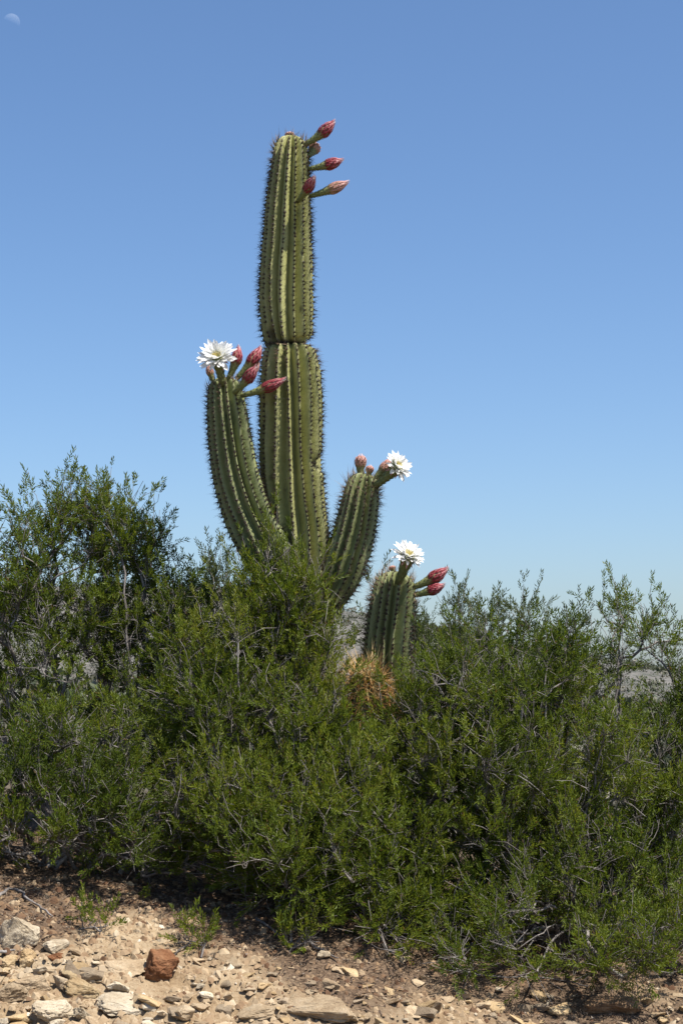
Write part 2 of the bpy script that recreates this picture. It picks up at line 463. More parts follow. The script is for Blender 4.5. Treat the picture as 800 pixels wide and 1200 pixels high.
def cactus_stem(name, parent, path, mat, spine_mat, nribs=17, dep=0.19, dome=0.85, seed=1, scars_shade=(), step=0.011,
                spine_len=(0.016, 0.042), spine_n=11, spine_r=0.0012, areole_gap=0.026, origin=None, spine_tint=(0.0, 0.35),
                apex_tint=True, smooth_top=False, flat_top=None, bend=None, zband=None, dome_mix=1.0):
    """path: (px, py, depth, radius px) from base to shoulder; returns (object)"""
    rng = np.random.default_rng(seed)
    W = []
    for px, py, d, r in path:
        p = P(px, py, d)
        W.append((p[0], p[1], p[2], r * d / FPX))
    S = hermite(W, step)
    pts = S[:, :3]; rad = np.maximum(S[:, 3], 0.002)
    ax = pts[-1] - pts[-2]; ax /= np.linalg.norm(ax)
    R = rad[-1]
    if dome > 0:
        k = 16
        for j in range(1, k + 1):
            a = j / k * math.pi / 2 * 0.985
            pts = np.vstack([pts, S[-1, :3] + ax * R * dome * math.sin(a)])
            rad = np.append(rad, R * math.cos(a) ** 0.85)
    T = np.gradient(pts, axis=0); T /= np.linalg.norm(T, axis=1)[:, None]
    if dome > 0: T[-16:] = ax
    X = np.array([1.0, 0, 0])
    U = X - (T @ X)[:, None] * T; U /= np.linalg.norm(U, axis=1)[:, None]
    Vv = np.cross(T, U)
    vpr = 10
    nv = nribs * vpr
    th = np.arange(nv) / nv * 2 * np.pi
    s = np.concatenate([[0], np.cumsum(np.linalg.norm(np.diff(pts, axis=0), axis=1))])
    ph0 = rng.uniform(0, 6.28)
    # ribs wander a little and differ in depth
    wob = 0.06 * vnoise(th[None, :] * 3, s[:, None] * 5, seed + 9) * np.sin(th[None, :] / 2) ** 2 + 0.05 * np.sin(th[None, :] * 2 + s[:, None] * 1.7 + ph0) + 0.03 * np.sin(th[None, :] * 5 + s[:, None] * 4.1)
    c = 0.5 + 0.5 * np.cos(nribs * (th[None, :] + wob * 0.0))
    rib_id = np.round(th / (2 * np.pi / nribs)).astype(int) % nribs
    rdep = (dep * (1 + 0.25 * rng.normal(size=nribs)))[rib_id]
    prof = 1 - rdep[None, :] * (1 - c ** 0.9)
    rj = 1 + 0.02 * vnoise(th[None, :] * 2 / 1.0 + 0 * s[:, None], s[:, None] * 6, seed) + 0.04 * vnoise(rib_id[None, :] * 3.7 + 0 * s[:, None], s[:, None] * 14, seed + 4)
    gap = areole_gap
    tub = 0.026 * np.cos(2 * np.pi * s[:, None] / gap + rib_id[None, :] * 2.4) * c ** 3
    rr = rad[:, None] * (prof * rj + tub)
    ang = th[None, :] + wob
    V = pts[:, None, :] + rr[..., None] * (np.cos(ang)[..., None] * U[:, None, :] + np.sin(ang)[..., None] * Vv[:, None, :])
    scar_shade = np.zeros(rr.shape)
    for q in range(int(s[-1] * 26)):      # random nicks and corky pits
        ri, vi = int(rng.integers(2, len(pts) - 8)), int(rng.integers(0, nv))
        sig = rng.uniform(0.004, 0.010)
        lo_, hi_ = max(0, ri - 8), min(len(pts), ri + 9)
        e = (V[lo_:hi_] - V[ri, vi]) * np.array([1, 1, 0.6])
        g = np.exp(-np.sum(e ** 2, -1) / (2 * sig * sig))
        scar_shade[lo_:hi_] = np.maximum(scar_shade[lo_:hi_], np.clip(g * 1.5 - 0.2, 0, 1) * rng.uniform(0.4, 0.95))
    for sx, sy, sd, size, inward, dark in scars_shade:
        q = P(sx, sy, sd); sig = size * sd / FPX
        g = np.exp(-np.sum((V - q) ** 2, -1) / (2 * sig * sig))
        V = V - (g * inward)[..., None] * (V - pts[:, None, :]) / np.maximum(rr[..., None], 1e-4)
        scar_shade = np.maximum(scar_shade, np.clip(g * 1.6 - 0.25, 0, 1) * dark)
    if flat_top is not None:      # corky band at an end of the segment
        lo, hi, am = flat_top
        g = np.clip((s - lo) / 0.02, 0, 1) * np.clip((hi - s) / 0.02, 0, 1)
        scar_shade = np.maximum(scar_shade, (g * am)[:, None] * (0.6 + 0.4 * np.clip(2 * vnoise(th[None, :] * 4, s[:, None] * 40, 5) + 0.5, 0, 1)))
    if zband is not None:         # corky ring in the pinch between two segments, deepened with painted overhang shade
        zc = P(340, zband[0], 10)[2]; sg = zband[1] * 10 / FPX
        scar_shade = np.maximum(scar_shade, np.exp(-((V[..., 2] - zc) / sg) ** 2) * zband[2])
    nr = len(pts)
    VV = V.reshape(-1, 3)
    i = np.arange(nv); j = (i + 1) % nv
    F = [np.stack([r * nv + i, r * nv + j, (r + 1) * nv + j, (r + 1) * nv + i], 1) for r in range(nr - 1)]
    F = np.concatenate(F)
    apex = pts[-1] + T[-1] * rad[-1] * 0.2
    VV = np.vstack([VV, apex, pts[0]])
    ia = nr * nv
    tri = np.concatenate([np.stack([(nr - 1) * nv + i, (nr - 1) * nv + j, np.full(nv, ia)], 1), np.stack([j, i, np.full(nv, ia + 1)], 1)])
    crest = np.clip((c - 0.8) / 0.2, 0, 1) + 0 * s[:, None]
    org = np.array(origin) if origin is not None else np.zeros(3)
    me = fast_mesh(name, VV - org, [F, tri], mat, True, [('scar_shade', 'POINT', np.append(scar_shade.ravel(), [0, 0])), ('crest', 'POINT', np.append(crest.ravel(), [0, 0]))])
    o = link(name, me, parent)
    # areoles and spines
    pos = []; nor = []; tng = []; top = []
    L = s[-1]
    for r in range(nribs):
        ss = np.arange(rng.uniform(0, gap), L - 0.004, gap); ss = np.clip(ss + rng.normal(0, gap * 0.13, len(ss)), 0, L - 0.003); ss = ss[rng.random(len(ss)) > 0.05]
        if flat_top is not None:
            ss = ss[(ss < flat_top[0]) | (ss > flat_top[1])]
        vi = r * vpr
        for q in range(3):
            pass
        P3 = np.stack([np.interp(ss, s, V[:, vi, k]) for k in range(3)], 1)
        C3 = np.stack([np.interp(ss, s, pts[:, k]) for k in range(3)], 1)
        T3 = np.stack([np.interp(ss, s, T[:, k]) for k in range(3)], 1)
        N3 = P3 - C3
        nn = np.linalg.norm(N3, axis=1)
        N3 /= np.maximum(nn, 1e-4)[:, None]
        if dome > 0:
            k = dome_mix * np.clip((ss - (L - R * 1.25)) / (R * 1.25), 0, 1)[:, None]
            N3 = N3 * (1 - k) + T3 * k * 1.2
            N3 /= np.linalg.norm(N3, axis=1)[:, None]
        keep = (nn > 0.012)
        pos.append(P3[keep]); nor.append(N3[keep]); tng.append(T3[keep]); top.append((L - ss)[keep])
    pos = np.concatenate(pos); nor = np.concatenate(nor); tng = np.concatenate(tng); top = np.concatenate(top)
    n = len(pos)
    side = np.cross(nor, tng); side /= np.linalg.norm(side, axis=1)[:, None]
    # areole: flattened octahedron of felt
    az = rng.uniform(0.0048, 0.0095, n)
    oct_ = np.array([[1, 0, 0], [0, 1.25, 0], [-1, 0, 0], [0, -1.25, 0], [0, 0, 0.8]])
    AV = pos[:, None, :] + az[:, None, None] * (oct_[None, :, 0:1] * side[:, None, :] + oct_[None, :, 1:2] * tng[:, None, :] + (oct_[None, :, 2:3]) * nor[:, None, :])
    AF = np.array([[0, 1, 4], [1, 2, 4], [2, 3, 4], [3, 0, 4]])
    AFa = (np.arange(n)[:, None, None] * 5 + AF[None]).reshape(-1, 3)
    at = np.repeat(rng.uniform(0, 0.25, n), 4)
    # spines: thin three sided needles
    K = spine_n
    a = rng.uniform(0, 2 * np.pi, (n, K)); sprd = rng.uniform(0.15, 1.15, (n, K))
    D = nor[:, None, :] * np.cos(sprd)[..., None] + np.sin(sprd)[..., None] * (np.cos(a)[..., None] * side[:, None, :] + np.sin(a)[..., None] * tng[:, None, :])
    ln = rng.uniform(*spine_len, (n, K)) * np.where(rng.random((n, K)) < 0.12, 1.5, 1.0)
    young = np.clip(1 - top / 0.25, 0, 1)[:, None] if apex_tint else np.zeros((n, 1))
    ln = ln * (1 + 0.25 * young)
    e1 = np.cross(D, np.array([0.31, 0.2, 0.9])); e1 /= np.linalg.norm(e1, axis=-1)[..., None]
    e2 = np.cross(D, e1)
    SVs = []
    for q in range(3):
        SVs.append(pos[:, None, :] + spine_r * (math.cos(q * 2.094) * e1 + math.sin(q * 2.094) * e2))
    SVs.append(pos[:, None, :] + D * ln[..., None])
    SVa = np.stack(SVs, 2).reshape(-1, 3)
    SF = np.array([[0, 1, 3], [1, 2, 3], [2, 0, 3]])
    SFa = (np.arange(n * K)[:, None, None] * 4 + SF[None]).reshape(-1, 3) + n * 5
    st = rng.uniform(*spine_tint, (n, K)) + young * rng.uniform(0.3, 0.8, (n, K))
    st = np.repeat(np.clip(st, 0, 1).ravel(), 3)
    me = fast_mesh('spines', np.vstack([AV.reshape(-1, 3), SVa]) - org, np.vstack([AFa, SFa]), spine_mat, False, [('tint', 'FACE', np.concatenate([at, st]))])
    so = link('spines', me, o)
    so['kind'] = 'stuff'
    return o

# ---- buds and flowers (local +Z is the bud's axis, unit length)
def lathe(prof, ns=12, bend=0.0):
    V = []; F = []
    for r, z in prof:
        for i in range(ns):
            a = i / ns * 2 * math.pi
            k = 1 + 0.05 * math.cos(6 * a)
            V.append((r * k * math.cos(a) + bend * (z * z - z), r * k * math.sin(a), z))
    for j in range(len(prof) - 1):
        for i in range(ns):
            F.append((j * ns + i, j * ns + (i + 1) % ns, (j + 1) * ns + (i + 1) % ns, (j + 1) * ns + i))
    return np.array(V), np.array(F)

def scales_mesh(name, mat, prof, rows, rng, bend, size, flare=0.25):
    """overlapping pointed scales in spiral rows along a profile"""
    zs = np.array([p[1] for p in prof]); rs = np.array([p[0] for p in prof])
    V = []; F = []; tt = []
    for q, (z, k, L, wd, t0) in enumerate(rows):
        for i in range(k):
            a = (i + 0.5 * (q % 2)) / k * 2 * math.pi + rng.normal(0, 0.06)
            Ls = L * rng.uniform(0.85, 1.15)
            ca, sa = math.cos(a), math.sin(a)
            b = len(V)
            shape = [(0, 0, 0), (-0.5, 0.45, 0.4), (0.5, 0.45, 0.4), (0, 0.5, 1.0), (0, 1.0, 0.6 + flare)]
            # base, left, right, ridge, tip: (across, along, lift)
            for sx, sz, lf in shape:
                zz = z + sz * Ls
                r = np.interp(zz, zs, rs) + lf * size * 0.10 + 0.002
                x, y = r * ca - sx * wd * sa, r * sa + sx * wd * ca
                V.append((x + bend * (zz * zz - zz), y, zz))
                tt.append(min(1, max(0, t0 + (sz - 0.3) * 0.75 + rng.uniform(-0.1, 0.1))))
            F += [(b, b + 3, b + 1), (b, b + 2, b + 3), (b + 1, b + 3, b + 4), (b + 3, b + 2, b + 4)]
    return fast_mesh(name, V, np.array(F), mat, False, [('tint', 'POINT', tt)])

def bud_meshes(seed, slim=1.0, bend=0.18, pale=False, blunt=False):
    rng = random.Random(seed)
    class R_:  # numpy-like shim
        normal = staticmethod(lambda a, b: rng.gauss(a, b)); uniform = staticmethod(rng.uniform)
    k = slim
    tube = [(0.0, -0.02), (0.066 * k, 0.0), (0.074 * k, 0.1), (0.088 * k, 0.25), (0.112 * k, 0.4), (0.134 * k, 0.5)]
    if blunt:
        bulb = [(0.145 * k, 0.58), (0.17 * k, 0.7), (0.175 * k, 0.82), (0.15 * k, 0.92), (0.09 * k, 0.98), (0.0, 1.0)]
    else:
        bulb = [(0.15 * k, 0.58), (0.155 * k, 0.68), (0.14 * k, 0.78), (0.105 * k, 0.87), (0.06 * k, 0.94), (0.03 * k, 0.98), (0.0, 1.0)]
    V, F = lathe(tube + bulb, 14, bend)
    t = V[:, 2]
    me = fast_mesh('bud_tube', V, F, BUD_TUBE, True, [('tint', 'POINT', np.clip(t * 1.25, 0, 1))])
    prof = tube[1:] + bulb
    rows = []
    for i, z in enumerate(np.linspace(0.06, 0.50, 7)):
        rows.append((z, 6, 0.09, 0.045, 0.05))
    tubescale = rows
    rows = []
    for i, z in enumerate(np.linspace(0.46, 0.80, 6)):
        rows.append((z, 9 - i // 2, 0.22 + 0.012 * i, 0.088 * (1.05 - 0.06 * i), 0.26 + 0.05 * i))
    sm = scales_mesh('bud_scales', BUD_SCALE_PALE if pale else BUD_SCALE, prof, rows, R_, bend, 0.32, 0.55)
    ts = scales_mesh('tube_scales', BUD_TUBE, prof, tubescale, R_, bend, 0.2)
    # white petal tips pushing out
    V = []; F = []; tt = []
    for i in range(7):
        a = i / 7 * 6.283; r0 = 0.035 * k; l = rng.uniform(0.05, 0.10)
        b = len(V)
        for (r, da, z) in ((r0, -0.5, 0.93), (r0, 0.5, 0.93), (r0 * 1.3, 0, 0.98 + l)):
            V.append((r * math.cos(a + da) + bend * (z * z - z), r * math.sin(a + da), z)); tt.append(0.6)
        F.append((b, b + 1, b + 2))
    tm = fast_mesh('petal_tip', V, np.array(F), PETAL, False, [('tint', 'POINT', tt)])
    return me, ts, sm, tm

BUDS = {'a': bud_meshes(1), 'b': bud_meshes(2, 0.86, 0.10), 'p': bud_meshes(3, 1.0, 0.06, True, True), 'q': bud_meshes(4, 0.95, 0.12, True)}

def frame_matrix(p0, p1, L, roll_up=True):
    z = Vector(p1 - p0).normalized()
    up = Vector((0, 0, 1))
    x = up - up.dot(z) * z
    if x.length < 0.2:
        x = Vector((1, 0, 0)) - z.x * z
    x.normalize()
    y = z.cross(x)
    return Matrix(((x.x * L, y.x * L, z.x * L, p0[0]), (x.y * L, y.y * L, z.y * L, p0[1]), (x.z * L, y.z * L, z.z * L, p0[2]), (0, 0, 0, 1)))

def add_bud(parent, b, t, kind, d0, d1, fat=1.0):
    p0, p1 = P(b[0], b[1], d0), P(t[0], t[1], d1)
    L = float(np.linalg.norm(p1 - p0))
    m = frame_matrix(p0, p1, L) @ Matrix.Diagonal((fat, fat, 1, 1))
    me, ts, sm, tm = BUDS[kind]
    o = link('flower_bud', me, parent)
    o.matrix_basis = parent_inv(parent) @ m
    link('tube_scales', ts, o); link('bud_scales', sm, o)
    if kind in 'ab': link('petal_tip', tm, o)
    return o

def parent_inv(parent):
    return Matrix.Translation(-parent.location)

def petal_mesh(width, curl, seed):
    V = []; F = []; tt = []
    n = 7
    for i in range(n):
        t = i / (n - 1)
        wv = width * (0.45 + 0.55 * math.sin(math.pi * min(1, t * 0.62 + 0.13))) * (1 - max(0, (t - 0.72) / 0.28) ** 1.7) + 0.002
        for s_ in (-1, 0, 1):
            V.append((t, s_ * wv * 0.5, curl * t * t + 0.18 * wv * (s_ * s_)))
            tt.append(t)
    for i in range(n - 1):
        for s_ in range(2):
            a = i * 3 + s_
            F.append((a, a + 3, a + 4, a + 1))
    return fast_mesh('petal', V, np.array(F), PETAL, True, [('tint', 'POINT', tt)])
PETALS = [petal_mesh(0.25, 0.10, 1), petal_mesh(0.28, -0.06, 2), petal_mesh(0.22, 0.2, 3)]
OUTER = None

def stamen_mesh():
    rng = random.Random(5); V = []; F = []; tt = []
    for i in range(90):
        a = rng.uniform(0, 6.283); r = rng.uniform(0.0, 0.30); h = rng.uniform(0.18, 0.34)
        b = len(V)
        x, y = r * math.cos(a), r * math.sin(a)
        for q in range(3):
            V.append((x * 0.4 + 0.012 * math.cos(q * 2.1), y * 0.4 + 0.012 * math.sin(q * 2.1), 0.0)); tt.append(0)
        for q in range(3):
            V.append((x + 0.02 * math.cos(q * 2.1), y + 0.02 * math.sin(q * 2.1), h)); tt.append(1)
        V.append((x, y, h + 0.04)); tt.append(1)
        for q in range(3):
            q2 = (q + 1) % 3
            F += [(b + q, b + q2, b + 3 + q2), (b + q, b + 3 + q2, b + 3 + q), (b + 3 + q, b + 3 + q2, b + 6)]
    return fast_mesh('stamens', V, np.array(F), STAMEN, False, [('tint', 'POINT', tt)])
STAMENS = stamen_mesh()

def tube_mesh():
    prof = [(0.0, -0.02), (0.10, 0), (0.11, 0.2), (0.13, 0.45), (0.17, 0.7), (0.22, 0.88), (0.26, 1.0), (0.0, 0.97)]
    V, F = lathe(prof, 14, 0.12)
    rng = random.Random(9)
    return fast_mesh('flower_tube', V, F, BUD_TUBE, True, [('tint', 'POINT', np.clip(V[:, 2] * 0.55, 0, 1))])
TUBE = tube_mesh()
class _R: 
    r = random.Random(19)
    normal = staticmethod(lambda a, b: _R.r.gauss(a, b)); uniform = staticmethod(lambda a, b: _R.r.uniform(a, b))
SEPALS = scales_mesh('tube_scales', BUD_TUBE, [(0.10, 0), (0.11, 0.2), (0.13, 0.45), (0.17, 0.7), (0.22, 0.88), (0.27, 1.05), (0.33, 1.3)],
                     [(z, 8, 0.14 + 0.12 * z, 0.09, 0.0 + 0.2 * z) for z in (0.1, 0.25, 0.4, 0.55, 0.7, 0.82, 0.92)], _R, 0.12, 0.3)

def add_flower(parent, b, c, d0, d1, face, diam_px, seed):
    """b tube base pixel, c flower centre pixel; face: direction the flower looks"""
    rng = random.Random(seed)
    p0, p1 = P(b[0], b[1], d0), P(c[0], c[1], d1)
    L = float(np.linalg.norm(p1 - p0))
    m = frame_matrix(p0, p1, L)
    o = link('flower', TUBE, parent)
    o.matrix_basis = parent_inv(parent) @ m
    o['label'] = 'open white cactus flower with many narrow petals'
    link('tube_scales', SEPALS, o)
    R = diam_px * 0.5 * d1 / FPX
    fz = Vector(face).normalized()
    fx = fz.orthogonal().normalized(); fy = fz.cross(fx)
    head = Matrix(((fx.x, fy.x, fz.x, p1[0]), (fx.y, fy.y, fz.y, p1[1]), (fx.z, fy.z, fz.z, p1[2]), (0, 0, 0, 1)))
    inv = m.inverted()
    for layer, (n, el, ln) in enumerate(((18, 0.0, 1.0), (18, 0.25, 1.02), (16, 0.5, 0.95), (14, 0.8, 0.8))):
        for i in range(n):
            a = (i + 0.5 * (layer % 2) + rng.uniform(-0.25, 0.25)) / n * 2 * math.pi
            e = el + rng.uniform(-0.2, 0.2)
            l = R * ln * rng.uniform(0.88, 1.1) * 1.04
            q = link('petal', PETALS[rng.randrange(3)], o)
            M = head @ Matrix.Rotation(a, 4, 'Z') @ Matrix.Translation((R * 0.06, 0, -0.02 * R * layer)) @ Matrix.Rotation(-e, 4, 'Y') @ Matrix.Rotation(rng.uniform(-0.35, 0.35), 4, 'X') @ Matrix.Diagonal((l, l, l, 1))
            q.matrix_basis = inv @ M
    for i in range(11):       # tinged outer sepals bent back
        a = (i + rng.uniform(-0.2, 0.2)) / 11 * 2 * math.pi
        l = R * rng.uniform(0.6, 0.8)
        q = link('sepal', SEPAL, o)
        M = head @ Matrix.Rotation(a, 4, 'Z') @ Matrix.Translation((R * 0.10, 0, -0.08 * R)) @ Matrix.Rotation(0.35 + rng.uniform(-0.2, 0.2), 4, 'Y') @ Matrix.Diagonal((l, l, l, 1))
        q.matrix_basis = inv @ M
    st = link('stamens', STAMENS, o)
    st.matrix_basis = inv @ head @ Matrix.Diagonal((R, R, R, 1))
    return o
SEPAL = petal_mesh(0.16, -0.15, 6); SEPAL.name = 'sepal'
SEPAL.materials[0] = m_attr_ramp('sepal', [(0.0, (0.25, 0.24, 0.1)), (0.5, (0.5, 0.3, 0.26)), (1.0, (0.55, 0.22, 0.22))], 0.55, 0.2)

def base_empty(name, px, d):
    x = P(px, 1000, d)[0]
    e = link(name, None)
    e.location = (x, d, float(terrain(x, d)))
    return e

def below_ground(e, px, d, r):
    """path point just under the soil at the plant's foot"""
    p = np.array(e.location) - np.array([0, 0, 0.12])
    v = p - CAM
    c, s = math.cos(PITCH), math.sin(PITCH)
    fwd = v[1] * c + v[2] * s; up = -v[1] * s + v[2] * c
    return (400 + v[0] / fwd * FPX, 600 - up / fwd * FPX, d, r)

D = 10.0
big = base_empty('columnar_cactus', 350, D)
tag(big, 'tall ribbed columnar cactus with two raised arms, pinched trunk and flower buds', 'cactus')
o0 = tuple(big.location)
foot = below_ground(big, 350, D, 40)
cactus_stem('trunk', big, [foot, (352, 930, D, 39), (353, 820, D, 39), (351, 720, D, 38), (349, 640, D, 37.5), (344, 590, D, 37.5), (342, 556, D, 38),
                           (341, 530, D, 37.5), (341, 480, D, 37.5), (340.5, 445, D, 36), (340, 425, D, 33.8), (340, 413, D, 31), (340, 408.5, D, 28.5), (340, 406, D, 24.5), (340, 404, D, 16)],
            CACTUS, SPINE, 15, 0.42, 0.0, 11, zband=(404.5, 3.0, 0.9), origin=o0,
            scars_shade=[(379, 543, D - 0.01, 5.5, 0.075, 1.3), (373, 542, D - 0.10, 5, 0.06, 1.3), (334, 465, D - 0.17, 2.6, 0.025, 1.0), (354, 430, D - 0.16, 2.0, 0.008, 0.9),
                   (320, 570, D - 0.15, 2.0, 0.008, 0.7), (371, 600, D - 0.1, 2, 0.006, 0.7)])
up = cactus_stem('upper_trunk', big, [(340, 406, D, 17), (339.5, 404, D, 22), (338.5, 401.5, D, 26), (337.5, 396, D, 29), (336.5, 384, D, 31), (335.5, 365, D, 31.8), (335, 345, D, 32), (335.5, 310, D, 31.0), (336.5, 280, D, 29.5),
                                      (337.5, 240, D, 27), (339, 210, D, 24.5), (340, 190, D, 22.5), (340.5, 177, D, 21)],
                 CACTUS, SPINE, 15, 0.42, 0.88, 12, zband=(404.5, 3.2, 0.95), origin=o0,
                 scars_shade=[(323, 297, D - 0.13, 2.6, 0.02, 1.0), (355, 296, D - 0.11, 2.0, 0.01, 0.8), (318, 392, D - 0.08, 6.5, 0.01, 0.75), (342, 376, D - 0.15, 1.6, 0.006, 0.9)])  # the broad spot low on the left is overhang shade painted in
DA = 9.86
la = cactus_stem('arm', big, [(352, 702, 9.98, 20), (339, 684, 9.93, 26), (322, 662, 9.89, 28.5), (305, 634, DA, 29.5), (289, 600, DA, 28.5), (277, 560, DA, 27.3), (270, 520, DA, 26), (266.5, 488, DA, 24.2), (264, 465, DA, 21.5), (263.5, 458, DA, 20.3)],
                 CACTUS_G, SPINE, 14, 0.41, 0.80, 13, origin=o0)
ra = cactus_stem('arm', big, [(362, 716, 10.0, 16), (380, 703, 10.0, 21), (396, 680, 9.98, 24), (406, 655, 9.97, 25), (414, 628, 9.97, 25), (419.5, 603, 9.97, 23.6), (423, 582, 9.97, 21.4), (425, 571, 9.97, 19.6)],
                 CACTUS_G, SPINE, 14, 0.39, 0.85, 14, origin=o0, spine_len=(0.018, 0.05), spine_tint=(0.0, 0.5))
U = big
add_bud(U, (357, 170), (391, 143), 'a', D - 0.03, D - 0.06, 0.95)
add_bud(U, (361, 184), (371, 170), 'p', D - 0.03, D + 0.03, 1.5)
add_bud(U, (362, 198), (400, 188), 'b', D - 0.04, D - 0.07, 1.1)
add_bud(U, (348, 237), (368, 208), 'a', D - 0.105, D - 0.235, 0.9)
add_bud(U, (363, 230), (406, 214), 'q', D - 0.03, D - 0.05, 0.85)
add_bud(U, (340, 165), (339, 155), 'p', D, D, 2.6)
# left arm
add_flower(U, (262, 452), (255, 419), DA - 0.07, DA - 0.12, (-0.25, -0.85, 0.62), 44, 1)
add_bud(U, (252, 452), (244, 427), 'q', DA, DA, 1.0)
add_bud(U, (267, 445), (280, 407), 'a', DA - 0.04, DA - 0.04, 0.95)
add_bud(U, (277, 444), (305, 408), 'a', DA, DA, 0.9)
add_bud(U, (274, 461), (300, 430), 'a', DA - 0.08, DA - 0.15, 0.95)
add_bud(U, (284, 446), (303, 427), 'q', DA + 0.03, DA + 0.03, 1.1)
add_bud(U, (283, 464), (332, 445), 'a', DA - 0.04, DA - 0.07, 0.72)
# right arm
add_bud(U, (422, 562), (423, 534), 'p', 9.97, 9.97, 1.25)
add_bud(U, (431, 562), (434, 546), 'p', 9.95, 9.95, 1.5)
add_bud(U, (434, 566), (459, 538), 'q', 9.95, 9.95, 1.05)
add_flower(U, (438, 570), (465, 547), 9.9, 9.87, (0.62, -0.55, 0.42), 36, 2)

# short cactus at the right of it
DS = 9.62
sh = base_empty('short_cactus', 452, DS)
tag(sh, 'short leaning cactus with one white flower and two pink buds, rising from shrub', 'cactus')
f2 = below_ground(sh, 450, DS, 27)
cactus_stem('stem', sh, [f2, (450, 900, DS, 29), (452, 800, DS, 29), (455, 750, DS, 28), (459, 715, DS, 27), (462, 692, DS, 25)], CACTUS_G, SPINE, 14, 0.39, 0.9, 15,
            origin=tuple(sh.location), spine_len=(0.02, 0.05), spine_tint=(0.1, 0.6))
add_flower(sh, (466, 684), (478, 651), DS - 0.09, DS - 0.17, (0.3, -0.7, 0.75), 37, 3)
add_bud(sh, (461, 672), (459, 663), 'p', DS, DS, 2.2)
add_bud(sh, (482, 689), (523, 667), 'a', DS - 0.04, DS - 0.07, 0.92)
add_bud(sh, (484, 698), (519, 686), 'b', DS - 0.04, DS - 0.09, 1.1)

# young golden-spined cactus low in front
DG = 9.42
yg = base_empty('young_cactus', 438, DG)
tag(yg, 'young cactus bristling with long golden spines, half hidden in the shrub', 'cactus')
f3 = below_ground(yg, 440, DG, 24)
cactus_stem('stem', yg, [f3, (437, 900, DG, 24), (434, 846, DG, 24), (430, 811, DG, 21), (428, 796, DG, 18)], CACTUS_Y, GOLD_SPINE, 15, 0.16, 0.9, 16,
            origin=tuple(yg.location), spine_len=(0.035, 0.10), spine_n=10, spine_r=0.0017, spine_tint=(0.0, 0.7), areole_gap=0.024, dome_mix=0.7)

# ------------------------------------------------------------------ shrubs
def spray_templates(nt_, rng, leaf_len, leaf_w):
    out = []
    for k in range(nt_):
        L = rng.uniform(0.055, 0.10)
        nl = rng.integers(16, 22)
        ts = np.linspace(0.12, 1.0, nl)
        bend = rng.normal(0, 0.18, 2)
        verts = []
        for i, t in enumerate(ts):
            base = np.array([bend[0] * L * t * t, bend[1] * L * t * t, L * t])
            az = i * 2.4 + rng.normal(0, 0.4)
            el = math.radians(rng.uniform(36, 74)) * (1.0 - 0.5 * t)
            d = np.array([math.sin(el) * math.cos(az), math.sin(el) * math.sin(az), math.cos(el)])
            l = leaf_len * rng.uniform(0.65, 1.2) * (0.75 + 0.25 * t)
            wd = leaf_w * rng.uniform(0.8, 1.2)
            sdv = np.cross(d, np.array([0, 0, 1.0]) + rng.normal(0, 0.45, 3)); sdv /= np.linalg.norm(sdv)
            nrm = np.cross(d, sdv)
            mid = base + d * l * 0.5
            cv = nrm * l * 0.10
            verts.append([base, mid + sdv * wd * 0.5 + cv + nrm * wd * 0.15, base + d * l, mid - sdv * wd * 0.5 + cv + nrm * wd * 0.15])
        out.append(np.array(verts))
    return out

def perp(d):
    r = np.where(np.abs(d[:, 2:3]) < 0.9, np.array([[0, 0, 1.0]]), np.array([[1.0, 0, 0]]))
    e = np.cross(d, r); e /= np.linalg.norm(e, axis=1)[:, None]
    return e, np.cross(d, e)

def bezier_chain(p, d, t, rng, step, jit):
    L = np.linalg.norm(t - p)
    k = max(2, int(L / step))
    c = p + d * L * 0.45
    u = np.linspace(0, 1, k + 1)[:, None]
    q = (1 - u) ** 2 * p + 2 * u * (1 - u) * c + u * u * t
    if k > 2:
        q[1:-1] += rng.normal(0, jit * min(L, 0.5), (k - 1, 3))
    return q

